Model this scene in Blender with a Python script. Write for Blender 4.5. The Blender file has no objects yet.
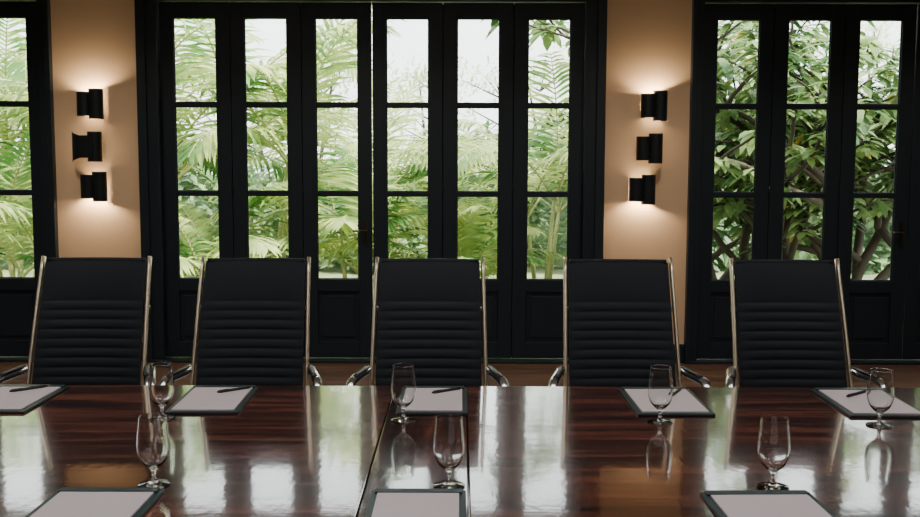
import bpy, math, random
from mathutils import Vector, Matrix
R = random.Random(7)
scene = bpy.context.scene
COL = scene.collection

# ------------------------------------------------------------ materials
def new_mat(name):
    m = bpy.data.materials.new(name); m.use_nodes = True
    nt = m.node_tree
    return m, nt, nt.nodes, nt.links, nt.nodes['Principled BSDF']

def simple(name, col, rough=0.5, metal=0.0, spec=0.5, coat=0.0, bump=0.0, bscale=50, var=0.0):
    m, nt, N, L, P = new_mat(name)
    P.inputs['Base Color'].default_value = (*col, 1)
    P.inputs['Roughness'].default_value = rough
    P.inputs['Metallic'].default_value = metal
    P.inputs['Specular IOR Level'].default_value = spec
    P.inputs['Coat Weight'].default_value = coat
    tc = N.new('ShaderNodeTexCoord')
    nz = N.new('ShaderNodeTexNoise'); nz.inputs['Scale'].default_value = bscale
    nz.inputs['Detail'].default_value = 4
    L.new(tc.outputs['Object'], nz.inputs['Vector'])
    if bump > 0:
        b = N.new('ShaderNodeBump'); b.inputs['Strength'].default_value = bump
        b.inputs['Distance'].default_value = 0.002
        L.new(nz.outputs['Fac'], b.inputs['Height']); L.new(b.outputs['Normal'], P.inputs['Normal'])
    if var > 0:
        nz2 = N.new('ShaderNodeTexNoise'); nz2.inputs['Scale'].default_value = 1.7
        L.new(tc.outputs['Object'], nz2.inputs['Vector'])
        cr = N.new('ShaderNodeValToRGB')
        cr.color_ramp.elements[0].position = 0.3; cr.color_ramp.elements[1].position = 0.7
        cr.color_ramp.elements[0].color = (*[c*(1-var) for c in col], 1)
        cr.color_ramp.elements[1].color = (*[min(1, c*(1+var)) for c in col], 1)
        L.new(nz2.outputs['Fac'], cr.inputs['Fac']); L.new(cr.outputs['Color'], P.inputs['Base Color'])
    return m

def wood(name, c0, c1, c2, scale, rough, coat, spec, along='X', wave=0.0, ior=1.5):
    m, nt, N, L, P = new_mat(name)
    tc = N.new('ShaderNodeTexCoord'); mp = N.new('ShaderNodeMapping')
    mp.inputs['Scale'].default_value = (scale*0.06, scale, scale) if along == 'X' else (scale, scale*0.06, scale)
    L.new(tc.outputs['Object'], mp.inputs['Vector'])
    nz = N.new('ShaderNodeTexNoise'); nz.inputs['Scale'].default_value = 1.0
    nz.inputs['Detail'].default_value = 9; nz.inputs['Roughness'].default_value = 0.7
    nz.inputs['Distortion'].default_value = 0.8
    L.new(mp.outputs['Vector'], nz.inputs['Vector'])
    cr = N.new('ShaderNodeValToRGB'); e = cr.color_ramp.elements
    e[0].position = 0.36; e[0].color = (*c0, 1); e[1].position = 0.66; e[1].color = (*c2, 1)
    k = e.new(0.5); k.color = (*c1, 1)
    L.new(nz.outputs['Fac'], cr.inputs['Fac']); L.new(cr.outputs['Color'], P.inputs['Base Color'])
    P.inputs['Roughness'].default_value = rough
    P.inputs['Coat Weight'].default_value = coat
    P.inputs['Coat Roughness'].default_value = 0.035
    P.inputs['Coat IOR'].default_value = ior
    P.inputs['Specular IOR Level'].default_value = spec
    b = N.new('ShaderNodeBump'); b.inputs['Strength'].default_value = 0.3; b.inputs['Distance'].default_value = 0.0004
    L.new(nz.outputs['Fac'], b.inputs['Height'])
    if wave > 0:
        w = N.new('ShaderNodeTexNoise'); w.inputs['Scale'].default_value = 1.0; w.inputs['Detail'].default_value = 2
        mp2 = N.new('ShaderNodeMapping'); mp2.inputs['Scale'].default_value = (26, 13, 4)
        L.new(tc.outputs['Object'], mp2.inputs['Vector']); L.new(mp2.outputs['Vector'], w.inputs['Vector'])
        b2 = N.new('ShaderNodeBump'); b2.inputs['Strength'].default_value = wave; b2.inputs['Distance'].default_value = 0.0015
        L.new(w.outputs['Fac'], b2.inputs['Height']); L.new(b.outputs['Normal'], b2.inputs['Normal'])
        L.new(b2.outputs['Normal'], P.inputs['Coat Normal']); L.new(b2.outputs['Normal'], P.inputs['Normal'])
    else:
        L.new(b.outputs['Normal'], P.inputs['Normal'])
    return m

def leafmat(name, cdark, clight, scale=1.5, trans=0.4, rough=0.45):
    m, nt, N, L, P = new_mat(name)
    g = N.new('ShaderNodeNewGeometry')
    nz = N.new('ShaderNodeTexNoise'); nz.inputs['Scale'].default_value = scale; nz.inputs['Detail'].default_value = 5
    L.new(g.outputs['Position'], nz.inputs['Vector'])
    cr = N.new('ShaderNodeValToRGB'); e = cr.color_ramp.elements
    e[0].position = 0.38; e[0].color = (*cdark, 1); e[1].position = 0.62; e[1].color = (*clight, 1)
    L.new(nz.outputs['Fac'], cr.inputs['Fac']); L.new(cr.outputs['Color'], P.inputs['Base Color'])
    P.inputs['Roughness'].default_value = rough
    t = N.new('ShaderNodeBsdfTranslucent'); L.new(cr.outputs['Color'], t.inputs['Color'])
    mx = N.new('ShaderNodeMixShader'); mx.inputs['Fac'].default_value = trans
    L.new(P.outputs['BSDF'], mx.inputs[1]); L.new(t.outputs['BSDF'], mx.inputs[2])
    L.new(mx.outputs['Shader'], N['Material Output'].inputs['Surface'])
    return m

def pane_glass(name):
    m, nt, N, L, P = new_mat(name)
    N.remove(P)
    tr = N.new('ShaderNodeBsdfTransparent'); tr.inputs['Color'].default_value = (0.96, 0.98, 0.97, 1)
    gl = N.new('ShaderNodeBsdfGlossy'); gl.inputs['Roughness'].default_value = 0.02
    fr = N.new('ShaderNodeFresnel'); fr.inputs['IOR'].default_value = 1.45
    mx = N.new('ShaderNodeMixShader')
    L.new(fr.outputs['Fac'], mx.inputs['Fac']); L.new(tr.outputs['BSDF'], mx.inputs[1]); L.new(gl.outputs['BSDF'], mx.inputs[2])
    L.new(mx.outputs['Shader'], N['Material Output'].inputs['Surface'])
    return m

def emis(name, col, s):
    m, nt, N, L, P = new_mat(name)
    P.inputs['Emission Color'].default_value = (*col, 1); P.inputs['Emission Strength'].default_value = s
    return m

M_wall = simple('plaster_ochre', (0.72, 0.54, 0.37), 0.85, bump=0.15, bscale=60, var=0.03)
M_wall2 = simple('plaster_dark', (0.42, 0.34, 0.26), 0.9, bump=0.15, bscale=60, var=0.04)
M_ceil = simple('ceiling_paint', (0.50, 0.46, 0.40), 0.9)
M_paint = simple('door_paint', (0.010, 0.020, 0.033), 0.42, bump=0.1, bscale=30)
M_leather = simple('black_leather', (0.011, 0.0145, 0.020), 0.55, spec=0.22, bump=0.4, bscale=260)
M_rail = simple('champagne_rail', (0.88, 0.75, 0.58), 0.35, metal=1.0)
M_chrome = simple('chrome', (0.78, 0.82, 0.86), 0.2, metal=1.0)
M_plast = simple('black_plastic', (0.015, 0.015, 0.017), 0.45)
M_black = simple('sconce_metal', (0.016, 0.022, 0.030), 0.36, metal=0.3)
M_floor = wood('floor_wood', (0.06, 0.034, 0.022), (0.11, 0.062, 0.040), (0.17, 0.10, 0.062), 9, 0.3, 0.3, 0.5, 'X')
M_table = wood('table_mahogany', (0.014, 0.0045, 0.003), (0.075, 0.020, 0.012), (0.30, 0.095, 0.052), 17, 0.17, 1.0, 0.5, 'X', wave=0.16, ior=1.8)
M_table2 = wood('table_mahogany_band', (0.014, 0.0045, 0.003), (0.065, 0.018, 0.011), (0.24, 0.078, 0.045), 19, 0.17, 1.0, 0.5, 'Y', wave=0.16, ior=1.8)
M_pad = simple('pad_leatherette', (0.022, 0.046, 0.052), 0.4, bump=0.3, bscale=300)
M_paper = simple('paper', (0.68, 0.61, 0.64), 0.7)
M_pane = pane_glass('window_glass')
M_bulb = emis('bulb', (1.0, 0.70, 0.38), 12)
M_dl = emis('added_downlight_lens', (1.0, 0.82, 0.6), 6)  # glowing lens of the added, unseen downlights
M_fill_panel = emis('fill_panel_glow', (1.0, 0.90, 0.78), 1.2)  # glowing face of the added ceiling fill panels
M_brass = simple('dark_bronze', (0.10, 0.08, 0.05), 0.35, metal=1.0)
M_palm = leafmat('palm_leaf', (0.10, 0.26, 0.06), (0.72, 0.80, 0.32), 2.2, 0.45)
M_palmrib = simple('palm_rib', (0.52, 0.52, 0.24), 0.5)
M_hedge = leafmat('hedge_leaf', (0.08, 0.17, 0.07), (0.36, 0.50, 0.25), 1.3, 0.35)
M_far_haze = leafmat('hazy_tree_leaf', (0.48, 0.62, 0.38), (0.80, 0.88, 0.62), 0.8, 0.45)  # distance haze painted into these pale greens
M_mango = leafmat('tree_leaf', (0.06, 0.16, 0.05), (0.40, 0.54, 0.22), 2.0, 0.38, 0.3)
M_yellow = leafmat('yellow_leaf', (0.80, 0.45, 0.05), (0.95, 0.65, 0.10), 2.0, 0.4)
M_bark = simple('bark', (0.075, 0.058, 0.045), 0.9, bump=0.6, bscale=20, var=0.3)
M_ground = simple('garden_ground', (0.20, 0.24, 0.12), 0.95, bump=0.5, bscale=8, var=0.4)

mg, nt, N, L, P = new_mat('drinking_glass')
P.inputs['Base Color'].default_value = (0.98, 0.99, 0.99, 1)
P.inputs['Transmission Weight'].default_value = 1.0
P.inputs['Roughness'].default_value = 0.0
P.inputs['IOR'].default_value = 1.5
M_glass = mg

# ------------------------------------------------------------ mesh helpers
class MB:
    def __init__(s): s.v = []; s.f = []; s.m = []; s.sm = []
    def add(s, vs, fs, mi=0, smooth=False):
        o = len(s.v); s.v += [tuple(v) for v in vs]
        for f in fs: s.f.append(tuple(o+i for i in f)); s.m.append(mi); s.sm.append(smooth)
    def box(s, x0, x1, y0, y1, z0, z1, mi=0):
        vs = [(x, y, z) for z in (z0, z1) for y in (y0, y1) for x in (x0, x1)]
        s.add(vs, [(0,2,3,1), (4,5,7,6), (0,1,5,4), (2,6,7,3), (0,4,6,2), (1,3,7,5)], mi)
    def tube(s, pts, rad, n=10, mi=0, cap=True, flat=None):
        pts = [Vector(p) for p in pts]
        if not hasattr(rad, '__len__'): rad = [rad]*len(pts)
        rings = []; prev = None
        for i, p in enumerate(pts):
            t = (pts[min(i+1, len(pts)-1)] - pts[max(i-1, 0)]).normalized()
            if prev is None:
                ref = Vector((0, 0, 1)) if abs(t.z) < 0.9 else Vector((1, 0, 0))
                a = t.cross(ref).normalized()
            else:
                a = (prev - t*prev.dot(t)).normalized()
            prev = a; b = t.cross(a)
            fa, fb = flat if flat else (1, 1)
            rings.append([p + a*math.cos(2*math.pi*k/n)*rad[i]*fa + b*math.sin(2*math.pi*k/n)*rad[i]*fb for k in range(n)])
        vs = [v for r in rings for v in r]; fs = []
        for i in range(len(rings)-1):
            for k in range(n):
                fs.append((i*n+k, i*n+(k+1) % n, (i+1)*n+(k+1) % n, (i+1)*n+k))
        if cap:
            fs.append(tuple(range(n))[::-1]); fs.append(tuple((len(rings)-1)*n+k for k in range(n)))
        s.add(vs, fs, mi, True)
    def lathe(s, prof, n=40, c=(0, 0, 0), mi=0, closed=False):
        vs = []; fs = []
        for (r, z) in prof:
            for k in range(n):
                a = 2*math.pi*k/n; vs.append((c[0]+r*math.cos(a), c[1]+r*math.sin(a), c[2]+z))
        m = len(prof)
        for i in range(m if closed else m-1):
            j = (i+1) % m
            for k in range(n):
                fs.append((i*n+k, i*n+(k+1) % n, j*n+(k+1) % n, j*n+k))
        s.add(vs, fs, mi, True)
    def obj(s, name, mats, parent=None, bevel=0, loc=None, auto=False):
        me = bpy.data.meshes.new(name)
        me.from_pydata(s.v, [], s.f)
        for m in mats: me.materials.append(m)
        me.polygons.foreach_set('material_index', s.m)
        me.polygons.foreach_set('use_smooth', s.sm)
        me.update()
        return link(name, me, parent, bevel, loc)

def link(name, me, parent=None, bevel=0, loc=None):
    o = bpy.data.objects.new(name, me); COL.objects.link(o)
    if loc is not None: o.location = loc
    if parent: o.parent = parent
    if bevel:
        b = o.modifiers.new('bevel', 'BEVEL'); b.width = bevel; b.segments = 2; b.limit_method = 'ANGLE'
    return o

def empty(name, loc=(0, 0, 0), rz=0):
    o = bpy.data.objects.new(name, None); COL.objects.link(o)
    o.location = loc; o.rotation_euler = (0, 0, rz); o.empty_display_size = 0.1
    return o

# ------------------------------------------------------------ room
WY = 8.04; X0, X1 = -7.6, 6.2; YB = -3.0; CH = 3.4; TOP = 2.99
UN = ((-6.83, -3.238), (-2.56, 1.15), (1.825, 5.417))
SEG = ((X0, UN[0][0]), (UN[0][1], UN[1][0]), (UN[1][1], UN[2][0]), (UN[2][1], X1))
b = MB()
for a, c in SEG:
    b.box(a, c, WY, WY+0.2, 0, TOP)
b.box(X0, X1, WY, WY+0.2, TOP, CH)
b.obj('wall_back', [M_wall])
b = MB(); b.box(X0-0.2, X0, YB-0.2, WY+0.2, 0, CH); b.obj('wall_left', [M_wall2])
b = MB(); b.box(X1, X1+0.2, YB-0.2, WY+0.2, 0, CH); b.obj('wall_right', [M_wall2])
b = MB(); b.box(X0, X1, YB-0.2, YB, 0, CH); b.obj('wall_front', [M_wall2])
b = MB(); b.box(X0-0.2, X1+0.2, YB-0.2, WY+0.2, CH, CH+0.25); b.obj('ceiling', [M_ceil])
b = MB(); y = YB
while y < WY+0.2-1e-4:
    x = X0 - R.random()*1.2
    y1 = min(y+0.14, WY+0.2)
    while x < X1:
        x1 = x+1.6; b.box(max(x, X0)+0.001, min(x1, X1)-0.001, y+0.001, y1-0.001, -0.05, 0); x = x1
    y += 0.14
b.obj('floor', [M_floor])
for i, (a, c) in enumerate(SEG):
    b = MB(); b.box(a+0.002, c-0.002, WY-0.018, WY-0.001, 0.001, 0.14); b.box(a+0.002, c-0.002, WY-0.012, WY-0.001, 0.14, 0.155)
    b.obj('baseboard_back' if i == 0 else 'baseboard_back.%03d' % i, [M_paint], bevel=0.003)

ZR = (0.674, 1.368, 2.075, 2.756)
def door_unit(idx, xa, xb, nleaf, gap_after=None, pitch=0.566):
    root = empty('door_%d' % idx, ((xa+xb)/2, WY, 0))
    cx = (xa+xb)/2; a = xa-cx; c = xb-cx
    inner0 = -pitch*nleaf/2
    cw = inner0 - a
    b = MB()
    b.box(a+0.001, a+cw, -0.035, 0.19, 0.02, TOP-0.001); b.box(c-cw, c-0.001, -0.035, 0.19, 0.02, TOP-0.001)
    b.box(a+cw, c-cw, -0.035, 0.19, 2.885, TOP-0.001)
    b.box(a+0.001, a+cw*0.45, -0.055, -0.035, 0.02, TOP-0.001); b.box(c-cw*0.45, c-0.001, -0.055, -0.035, 0.02, TOP-0.001)
    b.obj('casing', [M_paint], root, bevel=0.004)
    b = MB(); b.box(a+0.001, c-0.001, -0.06, 0.22, 0.0005, 0.02); b.obj('threshold', [M_paint], root, bevel=0.003)
    fr = MB(); gl = MB(); hw = MB()
    for i in range(nleaf):
        l0 = inner0+pitch*i+0.0025; l1 = inner0+pitch*(i+1)-0.0025
        if gap_after == i+1: l1 -= 0.003
        g0 = inner0+pitch*(i+0.5)-0.168; g1 = g0+0.336
        ya, yb = 0.03, 0.075
        fr.box(l0, g0, ya, yb, 0.028, 2.88); fr.box(g1, l1, ya, yb, 0.028, 2.88)
        fr.box(g0, g1, ya, yb, 2.756, 2.88); fr.box(g0, g1, ya, yb, 0.575, 0.674); fr.box(g0, g1, ya, yb, 0.028, 0.16)
        for z in ZR[1:3]: fr.box(g0, g1, ya+0.006, yb-0.004, z-0.016, z+0.016)
        fr.box(g0, g1, ya+0.018, yb-0.01, 0.16, 0.575)
        fr.box(g0+0.04, g1-0.04, ya+0.008, ya+0.018, 0.20, 0.535)
        for k in range(3):
            z0 = ZR[k]+(0.016 if k else 0); z1 = ZR[k+1]-(0.016 if k < 2 else 0)
            t = 0.008
            fr.box(g0, g0+t, ya+0.010, ya+0.020, z0, z1); fr.box(g1-t, g1, ya+0.010, ya+0.020, z0, z1)
            fr.box(g0, g1, ya+0.010, ya+0.020, z0, z0+t); fr.box(g0, g1, ya+0.010, ya+0.020, z1-t, z1)
            gl.add([(g0, 0.054, z0), (g1, 0.054, z0), (g1, 0.054, z1), (g0, 0.054, z1)], [(0, 1, 2, 3)])
        if i < nleaf-1 and gap_after != i+1:
            xm = inner0+pitch*(i+1)
            for z in (0.35, 1.4, 2.5):
                hw.tube([(xm, 0.026, z-0.045), (xm, 0.026, z+0.045)], 0.006, 8)
            fr.box(xm-0.012, xm+0.012, 0.075, 0.083, 0.03, 2.87)
        if gap_after == i+1:
            xm = l1-0.05
            hw.box(xm-0.014, xm+0.014, 0.022, 0.03, 0.95, 1.15)
            hw.tube([(xm, 0.03, 1.07), (xm, -0.02, 1.07), (xm-0.1, -0.025, 1.07)], 0.008, 8)
    fr.obj('leaves', [M_paint], root, bevel=0.0025)
    gl.obj('glass_panes', [M_pane], root)
    hw.obj('hinges_and_handle', [M_brass], root)
    return root
door_unit(1, *UN[1], 6, 3, 0.564)
door_unit(2, *UN[0], 6, 3)
door_unit(3, *UN[2], 6, 3)

# ------------------------------------------------------------ table
TH = 0.75; TY0, TY1 = 1.75, 3.80; TX0, TX1 = -2.95, 2.75
t = empty('conference_table', (0, 0, 0))
b = MB(); b.box(TX0, -0.2515, TY0, TY1, 0.70, TH); b.box(0.0265, TX1, TY0, TY1, 0.70, TH); b.obj('top_slabs', [M_table], t, bevel=0.003)
b = MB(); b.box(-0.2485, 0.0235, TY0, TY1, 0.70, TH-0.0005); b.obj('top_centre_band', [M_table2], t, bevel=0.003)
b = MB(); b.box(-0.26, 0.035, TY0+0.05, TY1-0.05, 0.68, 0.70); b.obj('joint_batten', [M_table], t)
b = MB()
for (x0, x1, y0, y1) in ((TX0+0.15, TX1-0.15, TY0+0.35, TY0+0.38), (TX0+0.15, TX1-0.15, TY1-0.58, TY1-0.55), (TX0+0.15, TX0+0.18, TY0+0.38, TY1-0.58), (TX1-0.18, TX1-0.15, TY0+0.38, TY1-0.58)):
    b.box(x0, x1, y0, y1, 0.60, 0.699)
b.obj('apron', [M_table], t, bevel=0.003)
b = MB()
for px in (-2.1, -0.11, 1.9):
    b.box(px-0.28, px+0.28, 2.45, 3.0, 0.06, 0.68); b.box(px-0.36, px+0.36, 2.37, 3.08, 0.0, 0.06)
b.obj('pedestals', [M_table], t, bevel=0.008)

# ------------------------------------------------------------ chairs
def back_y(z):
    s = (z-0.46)/0.75
    return 0.0 + 0.20*s + 0.045*s*s
chair_meshes = {}
def build_chair_meshes():
    b = MB(); nu, nv = 14, 170; z0, z1 = 0.45, 1.192
    def half(s): return 0.222 - 0.012*s
    def cush(zz, u):
        edge = (1-abs(u)**6)
        d = 0.0
        if 0.50 < zz < 1.03:
            ph = (zz-0.50)/0.0379
            fr = ph-math.floor(ph)
            rib = math.sqrt(max(0, 1-(2*fr-1)**2))*0.007
            inn = 1.0 if abs(u) < 0.80 else max(0, (1-abs(u))/0.20)
            d += rib*inn**0.5+0.002
        elif zz >= 1.03:
            d += 0.006*math.sin(math.pi*min(1, (zz-1.03)/0.175))**0.5 + 0.003 if zz < 1.2 else 0.0
        return d*edge
    front = []; back = []
    for j in range(nv+1):
        s = j/nv; z = z0+(z1-z0)*s
        for i in range(nu+1):
            u = -1+2*i/nu
            hx = half(s)*u
            cur = 0.022*(1-u*u)
            y = back_y(z)+cur
            front.append((hx, y-0.006-cush(z, u), z)); back.append((hx, y+0.016, z-0.0))
    W = nu+1; fs = []
    for j in range(nv):
        for i in range(nu):
            a = j*W+i
            fs.append((a, a+1, a+W+1, a+W))
    n = len(front)
    vs = front+back
    fb = [(n+q[3], n+q[2], n+q[1], n+q[0]) for q in fs]
    side = []
    for j in range(nv):
        a = j*W; side.append((a, a+W, n+a+W, n+a)); a = j*W+nu; side.append((a+W, a, n+a, n+a+W))
    for i in range(nu):
        side.append((i+1, i, n+i, n+i+1)); a = nv*W+i; side.append((a, a+1, n+a+1, n+a))
    b.add(vs, fs+fb, 0, True); b.add(vs, side, 0, False)
    b.tube([(-0.205+0.41*k/10, back_y(1.192)+0.004+0.022*(1-(-1+k/5)**2), 1.192) for k in range(11)], 0.013, 10)
    nu2, nv2 = 14, 90
    top = []; bot = []
    for j in range(nv2+1):
        s = j/nv2; y = 0.02-0.49*s
        zz = 0.465 - 0.02*math.sin(s*math.pi) + (0.0 if s < 0.85 else -0.10*((s-0.85)/0.15)**2*0.5)
        ph = s*10.5; fr = ph-math.floor(ph); rib = math.sqrt(max(0, 1-(2*fr-1)**2))*0.010
        for i in range(nu2+1):
            u = -1+2*i/nu2
            top.append((0.235*u, y, zz+rib*(1-abs(u)**6))); bot.append((0.235*u, y, zz-0.028))
    W = nu2+1; fs = []
    for j in range(nv2):
        for i in range(nu2):
            a = j*W+i; fs.append((a, a+W, a+W+1, a+1))
    n = len(top); fb = [(n+q[3], n+q[2], n+q[1], n+q[0]) for q in fs]; side = []
    for j in range(nv2):
        a = j*W; side.append((a, n+a, n+a+W, a+W)); a = j*W+nu2; side.append((a, a+W, n+a+W, n+a))
    for i in range(nu2):
        side.append((i, i+1, n+i+1, n+i)); a = nv2*W+i; side.append((a, n+a, n+a+1, a+1))
    b.add(top+bot, fs+fb, 0, True); b.add(top+bot, side, 0, False)
    chair_meshes['upholstery'] = (b, [M_leather])
    b = MB()
    for sx in (-1, 1):
        pts = []
        for k in range(11): pts.append((sx*0.240, -0.47+0.045*k, 0.452 - 0.012*math.sin(k/10*math.pi)))
        pts += [(sx*0.240, 0.015, 0.47), (sx*0.239, 0.028, 0.50)]
        for k in range(13):
            z = 0.53+(1.209-0.53)*k/12
            pts.append((sx*(0.239-0.016*(k/12)), back_y(z)+0.004, z))
        b.tube(pts, 0.014, 10, flat=(0.60, 1.15))
    chair_meshes['side_rails'] = (b, [M_rail])
    b = MB()
    for z in (0.62, 1.0):
        b.tube([(-0.232+0.464*k/8, back_y(z)+0.03+0.02*(1-(-1+k/4)**2), z) for k in range(9)], 0.010, 8)
    for y in (-0.10, -0.34):
        b.tube([(-0.238, y, 0.428), (0.238, y, 0.428)], 0.011, 8)
    for sx in (-1, 1):
        pts = [(sx*0.244, back_y(0.76)+0.005, 0.760), (sx*0.256, 0.085, 0.757), (sx*0.272, 0.03, 0.752), (sx*0.290, -0.04, 0.750), (sx*0.302, -0.078, 0.742),
               (sx*0.306, -0.102, 0.715), (sx*0.303, -0.108, 0.68), (sx*0.290, -0.10, 0.62), (sx*0.272, -0.08, 0.53), (sx*0.258, -0.07, 0.46), (sx*0.242, -0.07, 0.43)]
        b.tube(pts, 0.019, 12, flat=(1.0, 1.0))
    b.tube([(0, -0.21, 0.12), (0, -0.21, 0.25)], 0.027, 20); b.tube([(0, -0.21, 0.25), (0, -0.21, 0.40)], 0.016, 16)
    for k in range(5):
        a = 2*math.pi*k/5+0.3
        b.tube([(0.02*math.cos(a), -0.21+0.02*math.sin(a), 0.125), (0.16*math.cos(a), -0.21+0.16*math.sin(a), 0.10), (0.30*math.cos(a), -0.21+0.30*math.sin(a), 0.075)], [0.022, 0.017, 0.012], 10)
    chair_meshes['chrome_frame'] = (b, [M_chrome])
    b = MB()
    for sx in (-1, 1):
        b.tube([(sx*0.252, 0.075, 0.776), (sx*0.262, 0.03, 0.772), (sx*0.279, -0.04, 0.769), (sx*0.287, -0.06, 0.765)], 0.010, 10, flat=(1.2, 0.5))
    b.box(-0.07, 0.07, -0.33, -0.11, 0.395, 0.42)
    for k in range(5):
        a = 2*math.pi*k/5+0.3; cx, cy = 0.30*math.cos(a), -0.21+0.30*math.sin(a)
        b.tube([(cx, cy, 0.075), (cx, cy, 0.05)], 0.008, 8)
        for s in (-0.014, 0.014):
            dx, dy = -math.sin(a), math.cos(a)
            b.tube([(cx+dx*(s-0.008), cy+dy*(s-0.008), 0.0265), (cx+dx*(s+0.008), cy+dy*(s+0.008), 0.0265)], 0.026, 18)
    chair_meshes['arm_pads_and_casters'] = (b, [M_plast])
build_chair_meshes()
done = {}
for i, (cx, rz) in enumerate(((-1.532, 0.015), (-0.862, 0.0), (-0.127, 0.0), (0.670, 0.01), (1.370, 0.0))):
    root = empty('office_chair' if i == 0 else 'office_chair.%03d' % i, (cx, 3.965, 0), rz)
    for k, (b, mats) in chair_meshes.items():
        if k not in done: done[k] = b.obj(k, mats, root, bevel=0).data
        else: link(k, done[k], root)

# ------------------------------------------------------------ goblets
prof_out = [(0.0001, 0.0), (0.034, 0.0), (0.0375, 0.0004), (0.0385, 0.0015), (0.0375, 0.0027), (0.035, 0.0034), (0.022, 0.006), (0.009, 0.011), (0.0055, 0.018), (0.005, 0.028), (0.0058, 0.038),
            (0.010, 0.046), (0.019, 0.054), (0.0285, 0.066), (0.0350, 0.083), (0.0378, 0.100), (0.0380, 0.118), (0.0365, 0.142), (0.0340, 0.168), (0.0322, 0.188), (0.03190, 0.1915), (0.03184, 0.1925),
            (0.0316, 0.1932), (0.0312, 0.1934)]
prof_in = [(0.0308, 0.1932), (0.03058, 0.1925), (0.03064, 0.1915), (0.0310, 0.188), (0.0328, 0.168), (0.0353, 0.142), (0.0368, 0.118), (0.0366, 0.100), (0.0338, 0.084), (0.0272, 0.0685), (0.018, 0.058), (0.009, 0.0525), (0.0001, 0.051)]
prof = [(r*1.10, z*0.965) for r, z in prof_out+prof_in]
gb = MB(); gb.lathe(prof, 56)
gme = None
for i, (x, y) in enumerate(((-0.996, 3.285), (-0.187, 3.278), (0.667, 3.262), (1.381, 3.225), (-0.812, 2.593), (-0.027, 2.590), (0.832, 2.588))):
    n = 'water_goblet' if i == 0 else 'water_goblet.%03d' % i
    if gme is None:
        o = gb.obj(n, [M_glass], loc=(x, y, TH+0.0008)); gme = o.data
    else: link(n, gme, loc=(x, y, TH+0.0008))

# ------------------------------------------------------------ desk pads with paper, pens
pads = [(-1.615, 3.545, 0.0, .26, .40), (-0.885, 3.545, 0.02, .25, .40), (-0.095, 3.545, 0.0, .245, .40), (0.738, 3.54, 0.01, .265, .40), (1.465, 3.53, -0.02, .27, .41),
        (-0.903, 2.333, 0.0, .275, .40), (-0.105, 2.333, 0.0, .245, .40), (0.770, 2.328, 0.02, .285, .40)]
for i, (x, y, rz, w, d) in enumerate(pads):
    r = empty('writing_pad' if i == 0 else 'writing_pad.%03d' % i, (x, y, TH+0.0006), rz)
    b = MB(); b.box(-w/2, w/2, -d/2, d/2, 0, 0.008)
    b.obj('board', [M_pad], r, bevel=0.002)
    b = MB(); b.box(-w/2+0.018, w/2-0.018, -d/2+0.018, d/2-0.037, 0.0082, 0.0125); b.obj('paper_sheets', [M_paper], r)
    b = MB(); b.box(-w/2+0.01, w/2-0.01, d/2-0.036, d/2-0.006, 0.0082, 0.0145); b.obj('binding_strip', [M_pad], r, bevel=0.002)
def pen(i, x, y, rz, z):
    b = MB()
    b.tube([(-0.070, 0, 0.0045), (-0.060, 0, 0.0045), (-0.058, 0, 0.0045), (0.055, 0, 0.0045), (0.066, 0, 0.0045), (0.071, 0, 0.0045)], [0.003, 0.0046, 0.0052, 0.0052, 0.0026, 0.0006], 12)
    b.box(-0.066, -0.026, -0.0012, 0.0012, 0.0094, 0.0106)
    o = b.obj('pen' if i == 0 else 'pen.%03d' % i, [M_plast], loc=(x, y, z)); o.rotation_euler = (0, 0, rz)
zp = TH+0.0006+0.0133
for i, (x, y, rz) in enumerate(((-1.60, 3.655, 0.75), (-0.835, 3.65, 0.70), (-0.045, 3.65, 0.65), (0.80, 3.63, 1.1), (1.46, 3.615, 0.7))):
    pen(i, x, y, rz, zp)

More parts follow.
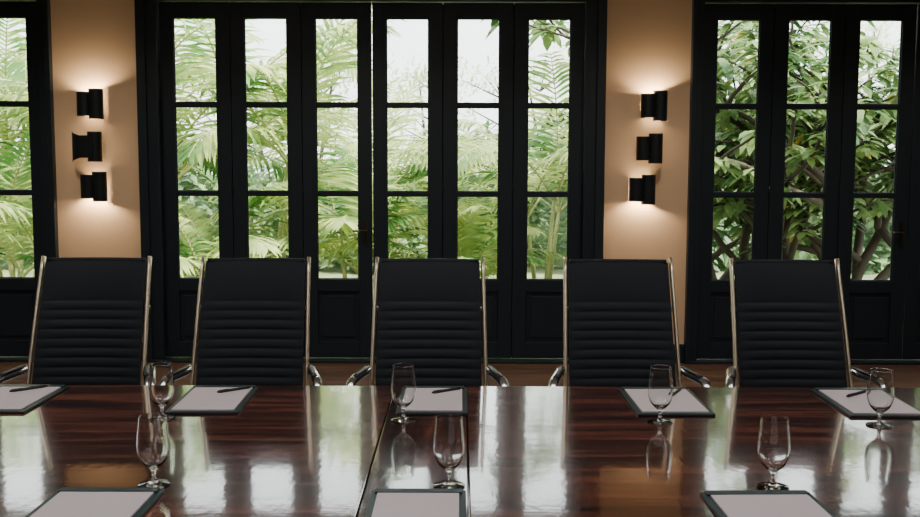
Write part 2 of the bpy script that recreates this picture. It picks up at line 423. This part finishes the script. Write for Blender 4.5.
# ------------------------------------------------------------ sconces
def curved_sheet(b, cx, cy, r, a0, a1, z0, z1, th=0.004, n=20, zl=None, zh=None):
    vs = []; fs = []
    for k in range(n+1):
        t = k/n; a = a0+(a1-a0)*t
        lo = z0 + (zl*t if zl else 0); hi = z1 + (zh*t if zh else 0)
        for rr in (r, r-th):
            for z in (lo, hi): vs.append((cx+rr*math.cos(a), cy+rr*math.sin(a), z))
    for k in range(n):
        o = k*4; p = o+4
        fs += [(o, p, p+1, o+1), (o+2, o+3, p+3, p+2), (o+1, p+1, p+3, o+3), (o, o+2, p+2, p)]
    fs += [(0, 1, 3, 2), (n*4, n*4+2, n*4+3, n*4+1)]
    b.add(vs, fs, 0, False)
def sconce(i, x, z, mid, up, down):
    r = empty('wall_sconce' if i == 0 else 'wall_sconce.%03d' % i, (x, WY, z))
    b = MB()
    b.box(-0.045, 0.045, -0.012, -0.001, -0.07, 0.07)
    b.tube([(0, -0.012, 0), (0, -0.05, 0)], 0.008, 8)
    h = 0.118
    curved_sheet(b, 0.045, -0.075, 0.056, math.radians(180), math.radians(430), -h, h, n=28)
    if mid:
        curved_sheet(b, -0.055, -0.045, 0.085, math.radians(270), math.radians(195), -0.088, 0.088, n=16, zl=-0.035, zh=0.035)
        b.box(-0.06, 0.06, -0.134, -0.130, -0.088, 0.088)
    else:
        curved_sheet(b, -0.050, -0.070, 0.056, math.radians(110), math.radians(360), -0.094, 0.094, n=28)
    b.obj('shade', [M_black], r)
    def bulb(zz, pw, x):
        bb = MB(); bb.lathe([(0.0005, -0.018), (0.009, -0.014), (0.0125, 0), (0.009, 0.014), (0.0005, 0.018)], 16, c=(x, -0.075, zz)); o = bb.obj('bulb', [M_bulb], r)
        ld = bpy.data.lights.new('bulb_light', 'POINT'); ld.energy = pw; ld.color = (1.0, 0.72, 0.43); ld.shadow_soft_size = 0.012
        lo = bpy.data.objects.new('bulb_light', ld); COL.objects.link(lo); lo.parent = r; lo.location = (x, -0.075, zz+(0.028 if zz > 0 else -0.028))
    for bx, zo in ((0.042, 0.055), (-0.048, 0.035)):
        if up: bulb(zo, up/2, bx)
        if down: bulb(-zo, down/2, bx)
sconce(0, -2.92, 2.07, False, 11, 0.8)
sconce(1, -2.94, 1.735, True, 0, 0)
sconce(2, -2.91, 1.42, False, 0.8, 11)
sconce(3, 1.53, 2.07, False, 11, 0.8)
sconce(4, 1.50, 1.735, False, 0, 0)
sconce(5, 1.45, 1.41, False, 0.8, 11)

# ------------------------------------------------------------ added ceiling fill lights, out of view
k = 0
for x in (-5.2, -2.9, -0.7, 1.5, 3.8):
    for y in (6.6,):
        r = empty('added_downlight' if k == 0 else 'added_downlight.%03d' % k, (x, y, CH)); k += 1  # unseen downlight, added to wash the back wall with warm light
        b = MB(); b.lathe([(0.035, -0.012), (0.055, -0.012), (0.06, -0.001), (0.035, -0.001)], 32, closed=True); b.obj('trim_ring', [M_black], r)
        b = MB(); b.lathe([(0.0005, -0.004), (0.034, -0.004)], 24); b.obj('lens', [M_dl], r)
        ld = bpy.data.lights.new('spot', 'SPOT'); ld.energy = 115; ld.spot_size = math.radians(125); ld.spot_blend = 0.8
        ld.color = (1.0, 0.80, 0.58); ld.shadow_soft_size = 0.05
        lo = bpy.data.objects.new('spot', ld); COL.objects.link(lo); lo.parent = r; lo.location = (0, 0, -0.02)
k = 0
for x in (-2.4, -0.1, 2.2):
    for y in (0.6, 2.9):
        r = empty('added_fill_panel' if k == 0 else 'added_fill_panel.%03d' % k, (x, y, CH)); k += 1  # unseen panel, added to raise the interior fill
        b = MB()
        b.box(-0.63, 0.63, -0.33, -0.30, -0.03, -0.001); b.box(-0.63, 0.63, 0.30, 0.33, -0.03, -0.001)
        b.box(-0.63, -0.60, -0.30, 0.30, -0.03, -0.001); b.box(0.60, 0.63, -0.30, 0.30, -0.03, -0.001); b.obj('fill_panel_frame', [M_black], r)
        b = MB(); b.box(-0.60, 0.60, -0.30, 0.30, -0.012, -0.002); b.obj('fill_panel_face', [M_fill_panel], r)
        ld = bpy.data.lights.new('fill_panel_light', 'AREA'); ld.shape = 'RECTANGLE'; ld.size = 1.2; ld.size_y = 0.6; ld.energy = 18 if y > 1 else 10; ld.color = (1.0, 0.96, 0.94)
        lo = bpy.data.objects.new('fill_panel_light', ld); COL.objects.link(lo); lo.parent = r; lo.location = (0, 0, -0.02)

# ------------------------------------------------------------ garden
b = MB(); b.add([(-40, WY+0.2, -0.12), (40, WY+0.2, -0.12), (40, 60, -0.12), (-40, 60, -0.12)], [(0, 1, 2, 3)]); b.obj('garden_ground', [M_ground])

def leaf_blade(b, p, d, up, L, w, mi=0, seg=3, droop=0.3):
    d = d.normalized(); side = d.cross(up)
    if side.length < 1e-3: side = Vector((1, 0, 0))
    side.normalize()
    vs = []; cur = Vector(p); dd = Vector(d)
    for k in range(seg+1):
        t = k/seg; ww = w*math.sin(math.pi*(0.12+0.88*t)) if k < seg else 0.001
        vs += [cur-side*ww*0.5, cur+side*ww*0.5]
        dd = (dd+Vector((0, 0, -droop/seg))).normalized(); cur = cur+dd*(L/seg)
    b.add(vs, [(2*k, 2*k+1, 2*k+3, 2*k+2) for k in range(seg)], mi, True)

def frond(b, base, az, el, L, rr, leaflen=0.5, droop=1.3, n=26):
    pts = []; p = Vector(base); e = el
    K = 14
    for k in range(K+1):
        pts.append(p.copy())
        d = Vector((math.cos(az)*math.cos(e), math.sin(az)*math.cos(e), math.sin(e)))
        p = p+d*L/K; e -= droop/K*(0.4+1.2*k/K)
    b.tube(pts, [0.017*(1-0.8*k/K) for k in range(K+1)], 5, mi=1, cap=False)
    for i in range(n):
        t = 0.16+0.84*i/n; f = t*K; a = int(f); fr = f-a
        if a >= K: a = K-1; fr = 1
        q = pts[a].lerp(pts[a+1], fr); tan = (pts[a+1]-pts[a]).normalized()
        up = Vector((0, 0, 1)); side = tan.cross(up).normalized(); nrm = side.cross(tan)
        ll = leaflen*(math.sin(math.pi*(0.15+0.8*t))**0.7)*rr.uniform(0.85, 1.1)
        for s in (-1, 1):
            d = side*s*0.85+tan*(0.55+0.5*t)+nrm*rr.uniform(0.0, 0.35)
            leaf_blade(b, q, d, nrm, ll, 0.05, 0, 3, rr.uniform(0.5, 1.1))

def make_palm(seed, n, L, trunk):
    rr = random.Random(seed); b = MB()
    stems = 3
    for s in range(stems):
        a = 2*math.pi*s/stems+rr.random(); r0 = 0.08 if s else 0.0
        h = trunk*rr.uniform(0.5, 1.0)
        bx, by = r0*math.cos(a), r0*math.sin(a); tx, ty = bx+0.25*h*math.cos(a)*0.6, by+0.25*h*math.sin(a)*0.6
        b.tube([(bx, by, 0), ((bx+tx)/2, (by+ty)/2, h*0.5), (tx, ty, h)], [0.035, 0.03, 0.022], 7, mi=1)
        for k in range(n):
            az = a+2*math.pi*k/n+rr.uniform(-0.3, 0.3)
            frond(b, (tx, ty, h-0.02), az, math.radians(rr.uniform(35, 80)), L*rr.uniform(0.7, 1.1), rr, leaflen=L*0.27, droop=rr.uniform(1.0, 1.9))
    return b
palms_b = [make_palm(11, 5, 2.0, 1.0), make_palm(12, 5, 2.4, 1.6), make_palm(13, 5, 1.7, 0.5), make_palm(14, 5, 2.2, 2.2)]
me_cache = [None]*4
cnt = 0
def put_palm(v, x, y, rz, s):
    global cnt
    n = 'areca_palm' if cnt == 0 else 'areca_palm.%03d' % cnt; cnt += 1
    if me_cache[v] is None:
        o = palms_b[v].obj(n, [M_palm, M_palmrib], loc=(x, y, -0.12)); me_cache[v] = o.data
    else: o = link(n, me_cache[v], loc=(x, y, -0.12))
    o.rotation_euler = (0, 0, rz); o.scale = (s, s, s)
for (v, x, y, rz, s) in [
    (0, -4.6, 10.6, 0.3, 1.0), (1, -3.5, 11.4, 1.3, 1.1), (2, -2.6, 10.5, 2.0, 1.0), (3, -2.2, 11.6, 0.7, 1.1), (0, -1.2, 11.0, 2.9, 0.95),
    (2, 0.0, 10.9, 0.2, 0.9), (1, 0.9, 11.2, 2.2, 0.85),
    (3, -5.4, 12.0, 5.0, 1.05), (3, -4.2, 13.0, 1.9, 1.0), (1, -0.9, 13.0, 4.5, 0.95),
    (2, -6.8, 10.8, 1.0, 1.0), (0, -7.6, 12.2, 0.0, 1.1)]:
    put_palm(v, x, y, rz, s)

# hedge backdrop
rr = random.Random(5); b = MB()
for i in range(22000):
    x = rr.uniform(-15, 15)
    hgt = 1.9+0.4*math.sin(x*0.9)+0.3*math.sin(x*2.3+1)
    z = hgt*(rr.random()**0.8)
    y = 16.6+0.4*math.sin(x*1.7)+0.3*math.sin(z*2.1+x)-rr.random()*0.5
    d = Vector((rr.uniform(-1, 1), rr.uniform(-1, 0.2), rr.uniform(-0.6, 0.7)))
    leaf_blade(b, (x, y, z-0.1), d, Vector((rr.uniform(-.4, .4), -0.5, 1)), rr.uniform(0.16, 0.28), rr.uniform(0.07, 0.12), 0, 2, 0.3)
b.box(-15, 15, 17.1, 17.3, -0.12, 1.4, 0)
b.obj('garden_hedge', [M_hedge])

# distant airy trees behind the hedge, haze put into their pale leaf colour
rr = random.Random(9); b = MB()
for k in range(26):
    x = -13+k*1.04+rr.uniform(-.3, .3); y = 19.2+rr.uniform(-0.6, 0.8); H = rr.uniform(3.4, 4.5)
    b.tube([(x, y, -0.12), (x+rr.uniform(-.1, .1), y, 1.6), (x+rr.uniform(-.3, .3), y, H-0.5)], [0.06, 0.045, 0.015], 6, mi=1)
    for c in range(12):
        cx = x+rr.uniform(-0.75, 0.75); cz = rr.uniform(1.6, H); cy = y+rr.uniform(-.5, .5)
        b.tube([(x, y, cz-0.35), (cx, cy, cz)], [0.018, 0.006], 4, mi=1, cap=False)
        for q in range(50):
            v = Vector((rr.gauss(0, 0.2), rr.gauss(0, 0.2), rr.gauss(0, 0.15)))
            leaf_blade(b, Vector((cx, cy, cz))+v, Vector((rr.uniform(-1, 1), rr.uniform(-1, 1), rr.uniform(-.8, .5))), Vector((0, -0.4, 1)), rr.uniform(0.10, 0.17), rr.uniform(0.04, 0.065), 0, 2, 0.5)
b.obj('distant_tree_row', [M_far_haze, M_bark])

# broad-leaf trees on the right
def make_tree(seed, x0, y0):
    rr = random.Random(seed); b = MB(); tips = []
    def branch(p, d, L, r, depth):
        pts = [Vector(p)]; dd = Vector(d).normalized(); K = 6
        for k in range(K):
            dd = (dd+Vector((rr.uniform(-.28, .28), rr.uniform(-.2, .2), rr.uniform(-.12, .16)))).normalized()
            pts.append(pts[-1]+dd*L/K)
            if depth >= 1 and k >= 1: tips.append((pts[-1].copy(), dd.copy()))
        b.tube(pts, [r*(1-0.45*k/K) for k in range(K+1)], 8, mi=1)
        if depth < 3:
            for q in range(3 if depth < 2 else 2):
                idx = rr.choice([2, 3, 4, 5, 6]) if q else 6
                a = rr.uniform(0, 6.28)
                nd = (dd*0.6+Vector((math.cos(a), math.sin(a)*0.7, rr.uniform(-0.35, 0.6)))).normalized()
                branch(pts[idx], nd, L*rr.uniform(0.6, 0.8), r*0.6, depth+1)
        else: tips.append((pts[-1].copy(), dd.copy()))
    for s in range(3):
        a = 2*math.pi*s/3+rr.random()
        branch((x0+0.05*math.cos(a), y0+0.05*math.sin(a), -0.12), (0.5*math.cos(a), 0.3*math.sin(a), 1), rr.uniform(1.4, 2.0), 0.07, 0)
    for (p, d) in tips:
        if rr.random() < 0.50: continue
        for k in range(rr.randint(7, 11)):
            a = rr.uniform(0, 6.28)
            dd = d*0.4+Vector((math.cos(a), math.sin(a), rr.uniform(-0.5, 0.4)))
            leaf_blade(b, p+Vector((rr.uniform(-.05, .05), rr.uniform(-.05, .05), rr.uniform(-.06, .06))), dd, Vector((0, 0, 1)), rr.uniform(0.20, 0.36), rr.uniform(0.07, 0.11), 2 if rr.random() < 0.015 else 0, 3, 0.8)
    return b
for i, (sd, x, y) in enumerate(((3, 3.4, 11.0), (8, 4.6, 11.8), (21, 4.1, 10.6), (33, 5.9, 11.4), (5, 3.2, 12.6))):
    make_tree(sd, x, y).obj('mango_tree' if i == 0 else 'mango_tree.%03d' % i, [M_mango, M_bark, M_yellow])

# ------------------------------------------------------------ world + sun
w = bpy.data.worlds.new('sky'); scene.world = w; w.use_nodes = True
nt = w.node_tree; bg = nt.nodes['Background']
sky = nt.nodes.new('ShaderNodeTexSky'); sky.sky_type = 'HOSEK_WILKIE'; sky.turbidity = 9; sky.ground_albedo = 0.5
sky.sun_direction = Vector((0.5, -0.2, 0.84)).normalized()
mx = nt.nodes.new('ShaderNodeMix'); mx.data_type = 'RGBA'; mx.inputs['Factor'].default_value = 0.85
mx.inputs['B'].default_value = (0.95, 0.98, 1.0, 1)
nt.links.new(sky.outputs['Color'], mx.inputs['A']); nt.links.new(mx.outputs['Result'], bg.inputs['Color'])
bg.inputs['Strength'].default_value = 5.6
sd = bpy.data.lights.new('sun', 'SUN'); sd.energy = 13; sd.angle = math.radians(4); sd.color = (1, 0.95, 0.82)
so = bpy.data.objects.new('sun', sd); COL.objects.link(so)
so.rotation_euler = Vector((-0.5, 0.2, -0.84)).to_track_quat('-Z', 'Y').to_euler()

# ------------------------------------------------------------ camera
cd = bpy.data.cameras.new('camera'); cam = bpy.data.objects.new('camera', cd); COL.objects.link(cam)
cd.sensor_width = 36; cd.lens = 36*1000/920
cam.matrix_world = Matrix.Translation((0, 0, 1.60)) @ Matrix.Rotation(math.radians(90-5.34), 4, 'X') @ Matrix.Rotation(math.radians(0.19), 4, 'Z')
scene.camera = cam
